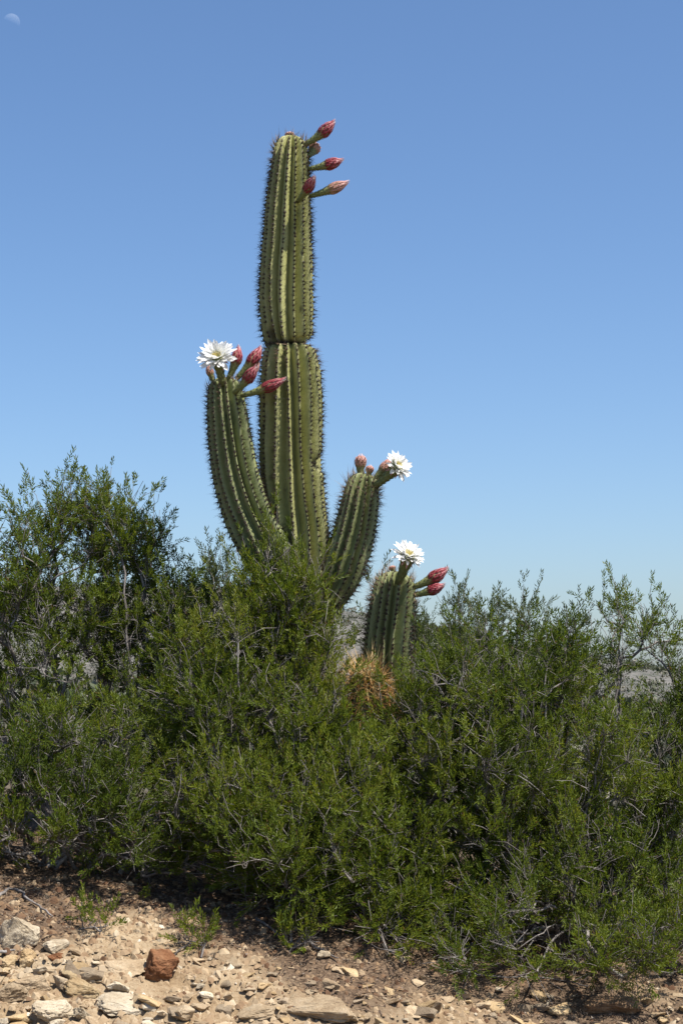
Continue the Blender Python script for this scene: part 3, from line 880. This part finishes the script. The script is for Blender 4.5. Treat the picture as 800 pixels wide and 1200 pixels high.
def build_shrub(name, label, base_px, base_d, lobes, seed, clusters=90, per=9, stems=11, leaf=LEAF, leaf_len=0.030, leaf_w=0.0060,
                sprays=4, bare=0.12, group=None, dead_low=0.0, spread=0.062, tint_mid=0.45, base_r=0.10, nbare=4):
    """stems grow from the base to clusters of twigs spread through the lobes; leafy sprays sit on the twigs"""
    rng = np.random.default_rng(seed)
    bx = P(base_px, 1000, base_d)[0]
    base = np.array([bx, base_d, float(terrain(bx, base_d)) - 0.03])
    cents = []; lw = np.array([l[6] if len(l) > 6 else l[3] * l[4] for l in lobes], float); lw /= lw.sum()
    while len(cents) < clusters:
        l = lobes[rng.choice(len(lobes), p=lw)]
        v = rng.normal(size=3); v /= np.linalg.norm(v)
        rr = rng.uniform(0.12, 1.0) ** 0.45
        c = P(l[0], l[1], l[2])
        sc = l[2] / FPX
        q = c + v * rr * np.array([l[3] * sc, l[5], l[4] * sc])
        if q[2] > terrain(q[0], q[1]) + min(0.06, l[4] * sc * 0.3): cents.append(q)
    cents = np.array(cents)
    order = np.argsort(np.linalg.norm(cents - base, axis=1))
    cents = cents[order]
    far = cents[rng.choice(np.arange(len(cents) // 3, len(cents)), min(stems, len(cents) * 2 // 3), replace=False)]
    chains = []          # (points, parent chain, parent index, leafy)
    npos = []; ndir = []; nref = []
    def add_chain(q, pc, pi, leafy, register=True):
        ci = len(chains)
        chains.append([q, pc, pi, leafy])
        if register:
            dd = np.gradient(q, axis=0); dd /= np.maximum(np.linalg.norm(dd, axis=1), 1e-6)[:, None]
            for k in range(1, len(q)):
                npos.append(q[k]); ndir.append(dd[k]); nref.append((ci, k))
        return ci
    for t in far:
        b = base + np.array([rng.normal(0, base_r), rng.normal(0, base_r * 0.7), 0])
        out = (t - b); out[2] = 0
        d0 = out / max(0.01, np.linalg.norm(out)) * rng.uniform(0.35, 1.0) + np.array([0, 0, rng.uniform(0.5, 1.0)])
        d0 /= np.linalg.norm(d0)
        add_chain(bezier_chain(b, d0, t, rng, 0.07, 0.022), -1, 0, False)
    tips = []
    for c in cents:
        A = np.array(npos); Dn = np.array(ndir)
        v = c - A; dist = np.linalg.norm(v, axis=1) + 1e-6
        cosang = np.sum(v * Dn, axis=1) / dist
        cost = dist * (1.25 - 0.45 * cosang) + 0.25 * np.maximum(0, A[:, 2] - c[2] - 0.02)
        j = int(np.argmin(cost))
        d0 = Dn[j] + rng.normal(0, 0.35, 3) + 0.5 * v[j] / dist[j]; d0 /= np.linalg.norm(d0)
        ci = add_chain(bezier_chain(A[j], d0, c, rng, 0.05, 0.02), nref[j][0], nref[j][1], False)
        q = chains[ci][0]
        isbare = rng.random() < bare
        out = (c - base); out /= np.linalg.norm(out)
        for k in range(per):
            s0 = int(rng.integers(max(0, len(q) - 4), len(q)))
            off = rng.normal(0, spread, 3) + out * abs(rng.normal(0, spread * 0.9)) + np.array([0, 0, abs(rng.normal(0, spread * 1.1))])
            t = q[s0] + off
            if t[2] < terrain(t[0], t[1]) + 0.03: continue
            d0 = off / np.linalg.norm(off) * 0.5 + out * 0.5 + rng.normal(0, 0.3, 3); d0 /= np.linalg.norm(d0)
            add_chain(bezier_chain(q[s0], d0, t, rng, 0.045, 0.03), ci, s0, not isbare, False)
        for k in range(nbare):        # bare dead twigs between the leafy ones
            s0 = int(rng.integers(0, len(q)))
            off = rng.normal(0, spread * 1.1, 3) + out * spread * rng.uniform(0, 1.6) + np.array([0, 0, spread * 0.4])
            t = q[s0] + off
            if t[2] < terrain(t[0], t[1]) + 0.02: continue
            d0 = off / np.linalg.norm(off) + out * 0.7; d0 /= np.linalg.norm(d0)
            add_chain(bezier_chain(q[s0], d0, t, rng, 0.06, 0.04), ci, s0, False, False)
    # pipe model: leaf tips carried
    cnt = [np.zeros(len(c[0])) for c in chains]
    for i in range(len(chains) - 1, -1, -1):
        q, pc, pi, lf = chains[i]
        cnt[i][-1] += 1
        cnt[i] = np.cumsum(cnt[i][::-1])[::-1]
        if pc >= 0: cnt[pc][pi] += cnt[i][0]
    rads = [0.0016 * np.maximum(1, c) ** 0.385 for c in cnt]
    # tubes
    Vs = []; Fs = []; off = 0
    for (q, pc, pi, lf), r in zip(chains, rads):
        n = len(q)
        dd = np.gradient(q, axis=0); dd /= np.maximum(np.linalg.norm(dd, axis=1), 1e-6)[:, None]
        e1, e2 = perp(dd)
        ns = 5 if r[0] > 0.005 else 3
        a = np.arange(ns) / ns * 2 * np.pi
        ring = q[:, None, :] + r[:, None, None] * (np.cos(a)[None, :, None] * e1[:, None, :] + np.sin(a)[None, :, None] * e2[:, None, :])
        Vs.append(ring.reshape(-1, 3))
        i = np.arange(ns); j = (i + 1) % ns
        for k in range(n - 1):
            Fs.append(np.stack([off + k * ns + i, off + k * ns + j, off + (k + 1) * ns + j, off + (k + 1) * ns + i], 1))
        off += n * ns
    # sprays
    tem = spray_templates(7, rng, leaf_len, leaf_w)
    sp_p = []; sp_d = []
    for q, pc, pi, lf in chains:
        if not lf: continue
        n = len(q)
        dd = np.gradient(q, axis=0)
        for k in range(sprays):
            u = 1.0 if k == 0 else rng.uniform(0.25, 1.0)
            x = u * (n - 1); i0 = min(n - 2, int(x)); f = x - i0
            p = q[i0] * (1 - f) + q[i0 + 1] * f
            d = dd[i0] / max(1e-6, np.linalg.norm(dd[i0]))
            d = d + rng.normal(0, 0.12 if k == 0 else 0.5, 3) + np.array([0, -0.05, 0.35])
            sp_p.append(p); sp_d.append(d / np.linalg.norm(d))
    sp_p = np.array(sp_p); sp_d = np.array(sp_d)
    LV = []; tint = []
    which = rng.integers(0, len(tem), len(sp_p))
    # neighbouring sprays share a hue, and each clump differs a little
    ph = np.clip(tint_mid + 0.55 * vnoise(sp_p[:, 0] * 2.6 + sp_p[:, 1] * 1.7, sp_p[:, 2] * 2.6, seed) + rng.normal(0, 0.11, len(sp_p)), 0.0, 0.86)
    for k, tm in enumerate(tem):
        ix = np.where(which == k)[0]
        if len(ix) == 0: continue
        d = sp_d[ix]
        e1, e2 = perp(d)
        a = rng.uniform(0, 6.283, len(ix))[:, None]
        x = np.cos(a) * e1 + np.sin(a) * e2; y = np.cross(d, x)
        sc = rng.uniform(0.75, 1.2, len(ix))[:, None, None, None]
        T = tm[None] * sc
        W = sp_p[ix][:, None, None, :] + T[..., 0:1] * x[:, None, None, :] + T[..., 1:2] * y[:, None, None, :] + T[..., 2:3] * d[:, None, None, :]
        LV.append(W.reshape(-1, 3))
        nl = tm.shape[0]
        tt = np.repeat(ph[ix], nl) + rng.normal(0, 0.10, len(ix) * nl)
        tt = np.where(rng.random(len(tt)) < 0.03, 1.0, np.clip(tt, 0, 0.88))
        tint.append(tt)
    LV = np.concatenate(LV); tint = np.concatenate(tint)
    nq = len(LV) // 4
    b4 = np.arange(nq)[:, None] * 4
    LF = np.concatenate([b4 + np.array([[0, 1, 2]]), b4 + np.array([[0, 2, 3]])], 1).reshape(-1, 3)
    e = link(name, None); e.location = base
    tag(e, label, 'shrub', group)
    o = link('branches', fast_mesh('branches', np.concatenate(Vs) - base, [f for f in _stack(Fs)], BARK, True), e)
    o['kind'] = 'stuff'
    o = link('foliage', fast_mesh('foliage', LV - base, LF, leaf, False, [('tint', 'FACE', np.repeat(tint, 2))]), e)
    o['kind'] = 'stuff'
    print('shrub', name, label[:30], 'leaves', nq, 'branch quads', sum(len(f) for f in Fs))
    return e

def _stack(Fs):
    return [np.concatenate(Fs)]

G = 'evergreen shrubs on the bank'
build_shrub('shrub', 'tall airy green shrub with bare dark limbs, left of the tall cactus', 105, 10.2,
            [(85, 690, 10.2, 115, 80, .50), (15, 680, 10.1, 90, 75, .45), (185, 715, 10.1, 65, 60, .40), (145, 642, 10.2, 55, 38, .3, 4200), (85, 616, 10.2, 55, 32, .28, 5000), (50, 740, 10.0, 110, 50, .4, 6500), (170, 770, 9.95, 80, 45, .35, 5000),
             (-80, 700, 10.2, 100, 85, .5), (90, 830, 9.9, 170, 80, .5, 12000), (235, 735, 10.0, 35, 45, .3)], 101, 330, 6, 22, bare=0.16, group=G, sprays=3)
build_shrub('shrub', 'low spreading green shrub overhanging the pale boulder', 70, 9.2,
            [(50, 965, 9.0, 110, 50, .38), (165, 975, 8.95, 100, 55, .38), (-60, 950, 9.0, 90, 60, .4), (110, 900, 9.2, 130, 55, .4), (225, 950, 9.0, 50, 60, .35)], 102, 215, 6, 20, bare=0.22, group=G, tint_mid=0.5, sprays=3)
build_shrub('shrub', 'bushy green shrub hiding the foot of the tall cactus', 300, 9.35,
            [(302, 690, 9.5, 26, 24, .16), (308, 668, 9.5, 26, 16, .12, 600), (352, 692, 9.5, 26, 22, .12, 800), (335, 725, 9.45, 42, 26, .16, 1300), (300, 755, 9.4, 36, 40, .2), (372, 768, 9.4, 34, 32, .2, 1300), (265, 790, 9.3, 65, 70, .35), (345, 840, 9.2, 70, 45, .3), (300, 890, 9.15, 100, 75, .38), (380, 895, 9.1, 50, 45, .3), (225, 850, 9.3, 70, 60, .35)],
            103, 250, 6, 20, bare=0.16, group=G, tint_mid=0.5, sprays=3)
build_shrub('shrub', 'dense low green shrub spilling onto the gravel behind the flat slab', 370, 8.95,
            [(330, 1020, 8.7, 80, 70, .35), (425, 1050, 8.65, 80, 75, .35), (300, 965, 8.9, 80, 65, .35), (400, 980, 8.8, 90, 70, .38), (475, 1095, 8.6, 60, 40, .25), (485, 1000, 8.85, 45, 50, .3), (440, 1115, 8.4, 70, 25, .2)], 104, 235, 6, 18, bare=0.15, group=G, tint_mid=0.55, sprays=3)
build_shrub('shrub', 'broad dense green shrub to the right of the golden-spined young cactus', 565, 9.3,
            [(530, 855, 9.2, 75, 70, .42), (468, 862, 9.2, 24, 34, .12, 1300), (590, 825, 9.3, 90, 62, .45), (640, 900, 9.1, 110, 95, .5), (545, 945, 9.0, 110, 90, .45), (470, 930, 9.05, 50, 55, .3), (515, 795, 9.4, 40, 30, .22), (655, 800, 9.4, 50, 45, .35), (560, 775, 9.4, 50, 28, .25)],
            105, 330, 6, 28, bare=0.15, group=G, tint_mid=0.48, sprays=3)
build_shrub('shrub', 'open shrub with slanting bare grey limbs beside the broad dense shrub', 735, 9.7,
            [(725, 755, 9.9, 24, 42, .25), (765, 765, 9.9, 30, 45, .3), (830, 755, 9.9, 45, 65, .4), (690, 800, 9.8, 40, 40, .3), (770, 900, 9.5, 85, 65, .42), (870, 880, 9.6, 90, 100, .45), (720, 960, 9.3, 90, 75, .4), (810, 985, 9.3, 70, 75, .4)],
            106, 225, 6, 30, bare=0.30, group=G, tint_mid=0.42, sprays=3)
build_shrub('shrub', 'low twiggy green shrub overhanging the brown half-buried rock', 670, 8.95,
            [(610, 1065, 8.75, 100, 65, .35), (730, 1070, 8.8, 85, 60, .35), (555, 1090, 8.7, 70, 52, .3), (800, 1080, 8.85, 60, 60, .35), (650, 995, 8.95, 120, 60, .38), (715, 1118, 8.35, 90, 26, .2), (585, 1122, 8.35, 70, 22, .2)], 107, 220, 6, 28, bare=0.34, group=G, tint_mid=0.5, sprays=3)
build_shrub('shrub', 'thin sparse grey-green shrub rising behind the short cactus', 545, 11.2,
            [(560, 742, 11.2, 45, 26, .3), (520, 765, 11.2, 50, 28, .3), (436, 705, 11.1, 18, 22, .15), (598, 728, 11.2, 20, 20, .2), (640, 762, 11.2, 45, 26, .3), (480, 775, 11.2, 60, 30, .3), (560, 810, 11, 130, 45, .3)],
            118, 80, 6, 16, leaf=LEAF_GREY, nbare=1, bare=0.0, group=G, tint_mid=0.5, sprays=3)
build_shrub('shrub', 'wispy shrub in the gap between the tall airy shrub and the tall cactus', 262, 11.0,
            [(258, 700, 11.0, 22, 28, .2), (235, 715, 11.0, 30, 30, .25), (285, 740, 11.0, 28, 30, .2), (260, 800, 11, 60, 45, .3)], 109, 45, 6, 9, leaf=LEAF_GREY, nbare=1, bare=0.1, group=G, sprays=3)

# small seedlings sprouting from the stony soil
def seedling(label, px, py, r_px, seed, n):
    p = ground_hit(px, py)
    d = p[1]
    build_shrub('seedling', label, px, d, [(px, py - r_px * 0.45, d, r_px * 1.3, r_px * 0.35, r_px * d / FPX * 0.8)], seed, n, 3, 5, bare=0.03, sprays=2, spread=0.022, leaf_len=0.028, leaf_w=0.007, tint_mid=0.6, base_r=0.06)
seedling('small green seedling tuft near the pale mound of stone', 108, 1092, 15, 201, 5)
seedling('small green seedling tuft in litter between the rust rock and the low shrub', 232, 1112, 16, 202, 6)
seedling('small green seedling sprig above the flat sandstone slab', 345, 1112, 20, 203, 8)

# distant scrub on flats and hills
def far_scrub():
    rng = np.random.default_rng(77)
    n = 8500
    y = np.concatenate([rng.uniform(14, 120, 3500), rng.uniform(110, 330, n - 3500)])
    x = rng.uniform(-1, 1, n) * (0.30 * y + 6)
    z = np.where(y > 108, np.maximum(hill_z(x, y), terrain(x, y)), terrain(x, y))
    h = np.where(y < 60, rng.uniform(0.25, 0.8, n), rng.uniform(0.5, 1.9, n))
    K = 24
    v = rng.normal(size=(n, K, 3)); v /= np.linalg.norm(v, axis=-1)[..., None]
    v *= rng.uniform(0.4, 1, (n, K, 1)); v[..., 2] = np.abs(v[..., 2]) * 0.9
    c = np.stack([x, y, z], 1)[:, None, :] + v * h[:, None, None] * np.array([0.8, 0.8, 0.9])
    a = rng.normal(size=(n, K, 3)); b = rng.normal(size=(n, K, 3))
    a /= np.linalg.norm(a, axis=-1)[..., None]; b /= np.linalg.norm(b, axis=-1)[..., None]
    s = h[:, None, None] * 0.15
    V = np.stack([c + a * s, c + b * s, c - a * s * 0.8 - b * s * 0.3], 2).reshape(-1, 3)
    F = np.arange(n * K * 3).reshape(-1, 3)
    t = np.repeat(rng.uniform(0, 1, n), K)
    tag(link('distant_scrub', fast_mesh('distant_scrub', V, F, SCRUB, False, [('tint', 'FACE', t)])), 'low grey-green scrub dotting the flats and far hillside', 'scrub', kind='stuff')
far_scrub()

# ------------------------------------------------------------------ stones, gravel, litter
import bmesh
import mathutils.noise as mnoise
def stone_mesh(name, seed, flat=0.5, npts=13, mat=None, sub=1, rough=0.03, boxy=0.6):
    rng = random.Random(seed)
    bm = bmesh.new()
    for i in range(npts):
        v = Vector((rng.gauss(0, 1), rng.gauss(0, 1), rng.gauss(0, 1))).normalized()
        m = max(abs(v.x), abs(v.y), abs(v.z))
        v = v * (1 - boxy) + v / m * boxy * 0.85
        v *= rng.uniform(0.8, 1.05)
        bm.verts.new((v.x, v.y, v.z * flat))
    r = bmesh.ops.convex_hull(bm, input=bm.verts)
    junk = [g for g in r['geom_interior'] if isinstance(g, bmesh.types.BMVert)] + [v for v in r['geom_unused'] if isinstance(v, bmesh.types.BMVert)]
    bmesh.ops.delete(bm, geom=list(set(junk)), context='VERTS')
    bmesh.ops.dissolve_limit(bm, angle_limit=math.radians(14), verts=bm.verts, edges=bm.edges)
    bmesh.ops.triangulate(bm, faces=bm.faces)
    if sub:
        bmesh.ops.bevel(bm, geom=list(bm.edges), offset=0.05, segments=1, affect='EDGES', profile=0.6)
        if sub > 1:
            bmesh.ops.triangulate(bm, faces=bm.faces)
            for k in range(sub - 1):
                bmesh.ops.subdivide_edges(bm, edges=list(bm.edges), cuts=1, use_grid_fill=True)
        for v in bm.verts:
            n = v.co.normalized()
            q = v.co * 1.7 + Vector((seed * 3.1, seed * 1.7, 0))
            strat = 0.5 * mnoise.noise(Vector((seed * 1.3, 0, v.co.z * 7)))
            v.co += n * rough * (2.2 * mnoise.noise(q) + 1.3 * mnoise.noise(q * 2.7) + 0.8 * mnoise.noise(q * 6.1) + strat * 1.6 + rng.uniform(-0.25, 0.25))
    me = bpy.data.meshes.new(name)
    bm.to_mesh(me); bm.free()
    if mat: me.materials.append(mat)
    return me

def place_stone(name, me, px, py, wpx, label, group=None, aspect=(1, 0.8, 0.6), rot=(0, 0, 0), sink=0.25):
    p = ground_hit(px, py)
    hw = wpx * 0.62 * p[1] / FPX
    o = link(name, me)
    o.scale = (hw * aspect[0], hw * aspect[1], hw * aspect[2])
    o.rotation_euler = rot
    o.location = (p[0], p[1], p[2] + hw * aspect[2] * (0.5 - sink))
    tag(o, label, 'rock', group)
    return o

hero = [
    ('boulder', ROCK_PALE, 20, 1106, 46, 'upright pale cream boulder at the edge of the litter', (0.95, 0.6, 1.05), (0.25, 0.35, 0.5), 0.25, 0.95),
    ('rock', ROCK_PALE, 66, 1113, 30, 'low pale mound-like stone beside the upright pale boulder', (1, 0.7, 0.7), (0.0, 0.15, 0.8), 0.35, 0.8),
    ('rock', ROCK_OCHRE, 31, 1127, 24, 'chunky yellowish stone below the upright pale boulder', (1, 0.8, 0.85), (0.1, -0.2, 0.3), 0.2, 0.85),
    ('rock', ROCK_OCHRE, 10, 1130, 20, 'small rounded yellowish stone next to the chunky yellowish one', (1, 0.8, 0.9), (0.0, 0.1, 0.0), 0.2, 0.8),
    ('rock', ROCK_RUST, 184, 1145, 50, 'angular rust-brown rock with a tilted broken face', (0.9, 0.8, 0.85), (0.25, 0.45, 0.5), 0.15, 0.8),
    ('rock', ROCK_TAN, 150, 1138, 56, 'flat weathered tan slab leaning against the rust-brown rock', (1, 0.6, 0.3), (0.12, 0.08, 0.2), 0.3, 0.5),
    ('rock', ROCK_RUST, 66, 1124, 20, 'small reddish-brown chip by the pale mound-like stone', (1, 0.7, 0.5), (0.0, 0.0, 0.2), 0.25, 0.6),
    ('rock', ROCK_OCHRE, 96, 1160, 42, 'broad grey-yellow stone with a dark upper side', (1, 0.8, 0.5), (0.15, 0.1, 0.4), 0.25, 0.6),
    ('rock', ROCK_TAN, 40, 1158, 44, 'wide tan block half sunk among white rubble', (1, 0.7, 0.5), (0.2, -0.05, -0.1), 0.3, 0.6),
    ('rock', ROCK_GREY, 70, 1156, 24, 'small dark grey-brown stone wedged between tan blocks', (1, 0.6, 0.6), (0.1, 0.3, 0.2), 0.2, 0.7),
    ('rock', ROCK_PALE, 143, 1182, 62, 'big smooth cream slab lying flat in the rubble', (1, 0.85, 0.3), (0.25, 0.12, 0.2), 0.2, 0.4),
    ('rock', ROCK_TAN, 377, 1190, 82, 'long flat sandstone slab with a pale orange edge', (1, 0.55, 0.32), (0.10, 0.10, -0.12), 0.1, 0.45),
    ('rock', ROCK_BROWN, 716, 1180, 70, 'long brown half-buried rock in the shade of the twiggy shrub', (1, 0.5, 0.30), (0.1, 0.05, 0.05), 0.45, 0.6),
    ('rock', ROCK_OCHRE, 655, 1186, 30, 'small orange-tan stone below the brown half-buried rock', (1, 0.8, 0.6), (0.2, 0.2, 0.6), 0.25, 0.7),
    ('rock', ROCK_PALE, 62, 1188, 44, 'jagged chalk-white block at the bottom of the bank', (1, 0.8, 0.5), (0.3, 0.1, 0.7), 0.2, 0.7),
    ('rock', ROCK_PALE, 98, 1194, 36, 'narrow chalk-white shard leaning on the jagged white block', (1, 0.5, 0.4), (0.3, 0.5, 1.0), 0.2, 0.7),
    ('rock', ROCK_TAN, 12, 1168, 40, 'thick cracked tan block standing among white rubble', (1, 0.7, 0.6), (0.2, 0.0, 0.4), 0.25, 0.7),
    ('rock', ROCK_TAN, 300, 1188, 46, 'thin tan plate of rock beside the long sandstone slab', (1, 0.7, 0.28), (0.15, -0.1, 0.3), 0.3, 0.4),
]
for k, (nm, mt, px, py, wp, lab, asp, rot, sink, flat) in enumerate(hero):
    me = stone_mesh(nm, 300 + k * 7, 1.0, 17, mt, 4, 0.055, 0.6)
    place_stone(nm, me, px, py, wp, lab, None, asp, rot, sink)

stone_lib = [stone_mesh('stone', 500 + k, 0.9, 12, m_, 2, 0.05, 0.55) for k in range(6) for m_ in (ROCK_TAN, ROCK_PALE, ROCK_OCHRE, ROCK_GREY)]
rng = random.Random(8)
hero_px = [(h[2], h[3], h[4]) for h in hero]
cnt_ = 0
tries = 0
while cnt_ < 270 and tries < 6000:
    tries += 1
    px = rng.uniform(-15, 815)
    py = rng.uniform(1085, 1212)
    dens = (py - 1085) / 115
    dens *= 1.0 if px < 300 else 0.75 if px < 430 else 0.4
    edge = np.interp(px, [0, 150, 300, 500, 650, 800], [1075, 1095, 1125, 1150, 1160, 1165])
    if py < edge: dens *= 0.2
    if rng.random() > dens: continue
    if any(abs(px - hx_) < hw_ * 0.5 and abs(py - hy_) < hw_ * 0.3 for hx_, hy_, hw_ in hero_px): continue
    big_ = rng.random()
    wp = 8 + 20 * big_ ** 2.0 + (10 * rng.random() if (px < 220 and py > 1140) else 0)
    mi = rng.choices(range(4), [5, 4 if px < 260 and py > 1130 else 1.2, 2.5, 1.6])[0]
    me = stone_lib[rng.randrange(6) * 4 + mi]
    place_stone('stone', me, px, py, wp, ('loose tan stone', 'loose pale cream stone', 'loose yellowish stone', 'loose darker brown-grey stone')[mi] + ' scattered on the bare gravel bank', 'loose stones on the bank',
                (1, rng.uniform(0.6, 0.95), rng.uniform(0.25, 0.6)), (rng.gauss(0.18, 0.2), rng.gauss(0.05, 0.2), rng.uniform(0, 6.28)), rng.uniform(0.1, 0.35))
    cnt_ += 1

def gravel():
    rng = np.random.default_rng(41)
    n = 30000
    x = rng.uniform(-2.2, 2.2, n); y = rng.uniform(6.6, 9.4, n)
    keep = rng.random(n) < np.clip(1.25 - 0.7 * litter_amount(x, y), 0.15, 1)
    x, y = x[keep], y[keep]; n = len(x)
    z = terrain(x, y) + 0.010 * vnoise(x * 31, y * 31, 9) + 0.006 * vnoise(x * 70, y * 70, 10)
    s = (0.0045 + 0.019 * rng.random(n) ** 3.4) * (1 + 0.25 * (x < -0.3))
    base = np.array([[1, 0, 0], [0.3, 0.95, 0], [-0.8, 0.6, 0], [-0.8, -0.6, 0], [0.3, -0.95, 0], [0.35, 0.3, 0.8], [-0.4, 0.1, 0.75], [0.1, -0.45, 0.7]])
    B = base[None] * rng.uniform(0.65, 1.3, (n, 8, 1)) * np.array([1, 1, 0.75])
    a = rng.uniform(0, 6.28, n); ca, sa = np.cos(a)[:, None], np.sin(a)[:, None]
    el = rng.uniform(0.6, 1.0, n)[:, None]
    X = (B[..., 0] * ca - B[..., 1] * el * sa); Y = (B[..., 0] * sa + B[..., 1] * el * ca)
    V = np.stack([x[:, None] + X * s[:, None], y[:, None] + Y * s[:, None], z[:, None] + B[..., 2] * s[:, None] - 0.002 + 0.31 * Y * s[:, None]], -1).reshape(-1, 3)
    f = np.array([[0, 1, 5], [1, 2, 6], [2, 3, 6], [3, 4, 7], [4, 0, 7], [0, 5, 7], [1, 6, 5], [3, 7, 6], [5, 6, 7]])
    F = (np.arange(n)[:, None, None] * 8 + f[None]).reshape(-1, 3)
    t = np.clip(rng.normal(0.50, 0.2, n) - 0.3 * litter_amount(x, y), 0, 1)
    tag(link('gravel', fast_mesh('gravel', V, F, GRAVEL, False, [('tint', 'FACE', np.repeat(t, 9))])), 'fine tan gravel and rock chips covering the bank', 'gravel', kind='stuff')
gravel()

def litter():
    rng = np.random.default_rng(43)
    n = 15000
    x = rng.uniform(-2.4, 2.4, n); y = rng.uniform(7.4, 10.0, n)
    keep = rng.random(n) < 0.04 + 0.96 * litter_amount(x, y)
    x, y = x[keep], y[keep]; n = len(x)
    z = terrain(x, y) + 0.010 * vnoise(x * 31, y * 31, 9) + 0.004 + rng.uniform(0, 0.012, n)
    a = rng.uniform(0, 6.28, n); tw = rng.random(n) < 0.45
    L = np.where(tw, rng.uniform(0.02, 0.10, n), rng.uniform(0.008, 0.022, n)); wd = np.where(tw, rng.uniform(0.0012, 0.003, n), rng.uniform(0.003, 0.008, n))
    d = np.stack([np.cos(a), np.sin(a), rng.normal(0.0, 0.18, n) + 0.2 * np.sin(a)], 1); d /= np.linalg.norm(d, axis=1)[:, None]
    e1, e2 = perp(d)
    c = np.stack([x, y, z], 1)
    V = np.stack([c - d * L[:, None] / 2 - e1 * wd[:, None], c - d * L[:, None] / 2 + e1 * wd[:, None], c - d * L[:, None] / 2 + e2 * wd[:, None] * 1.2, c + d * L[:, None] / 2], 1).reshape(-1, 3)
    f = np.array([[0, 1, 3], [1, 2, 3], [2, 0, 3]])
    F = (np.arange(n)[:, None, None] * 4 + f[None]).reshape(-1, 3)
    t = np.clip(rng.normal(0.42, 0.25, n), 0, 1)
    tag(link('leaf_litter', fast_mesh('leaf_litter', V, F, LITTER, False, [('tint', 'FACE', np.repeat(t, 3))])), 'dark dry twigs and leaf litter under the shrubs', 'litter', kind='stuff')
litter()

def fallen_branch(label, pix, r, seed):
    rng = np.random.default_rng(seed)
    pts = []
    for px, py in pix:
        p = ground_hit(px, py); p = np.array(p); p[2] += r * 0.8 + 0.01; pts.append(np.append(p, r))
    S = hermite(pts, 0.03)
    S[:, :3] += rng.normal(0, r * 0.5, (len(S), 3)) * np.array([1, 1, 0.6])
    q = S[:, :3]; n = len(q)
    rr = r * np.linspace(1, 0.35, n)
    dd = np.gradient(q, axis=0); dd /= np.linalg.norm(dd, axis=1)[:, None]
    e1, e2 = perp(dd)
    a = np.arange(6) / 6 * 2 * np.pi
    ring = q[:, None, :] + rr[:, None, None] * (np.cos(a)[None, :, None] * e1[:, None, :] + np.sin(a)[None, :, None] * e2[:, None, :])
    i = np.arange(6); j = (i + 1) % 6
    F = np.concatenate([np.stack([k * 6 + i, k * 6 + j, (k + 1) * 6 + j, (k + 1) * 6 + i], 1) for k in range(n - 1)])
    V = np.vstack([ring.reshape(-1, 3), q[0], q[-1]])
    T = np.concatenate([np.stack([j, i, np.full(6, n * 6)], 1), np.stack([(n - 1) * 6 + i, (n - 1) * 6 + j, np.full(6, n * 6 + 1)], 1)])
    tag(link('fallen_branch', fast_mesh('fallen_branch', V, [F, T], BARK, True)), label, 'branch')
fallen_branch('bare grey dead branch lying above the upright pale boulder', [(-12, 1062), (14, 1046), (34, 1058), (62, 1078)], 0.010, 1)
fallen_branch('crooked grey stick lying by the low shrub behind the flat slab', [(300, 1080), (318, 1092), (330, 1104)], 0.008, 2)
fallen_branch('straight bleached stick beside the dense low shrub', [(362, 1108), (380, 1120), (396, 1128)], 0.008, 3)
fallen_branch('long thin grey branch lying in the shade of the low twiggy shrub', [(530, 1140), (575, 1148), (640, 1150), (690, 1160)], 0.007, 4)
fallen_branch('short dark stick beside the small rounded yellowish stone', [(-6, 1122), (8, 1119), (18, 1117)], 0.010, 5)
print('total tris', sum(sum(len(p.vertices) - 2 for p in m.polygons) if len(m.polygons) < 50000 else len(m.loops) - 2 * len(m.polygons) for m in bpy.data.meshes))
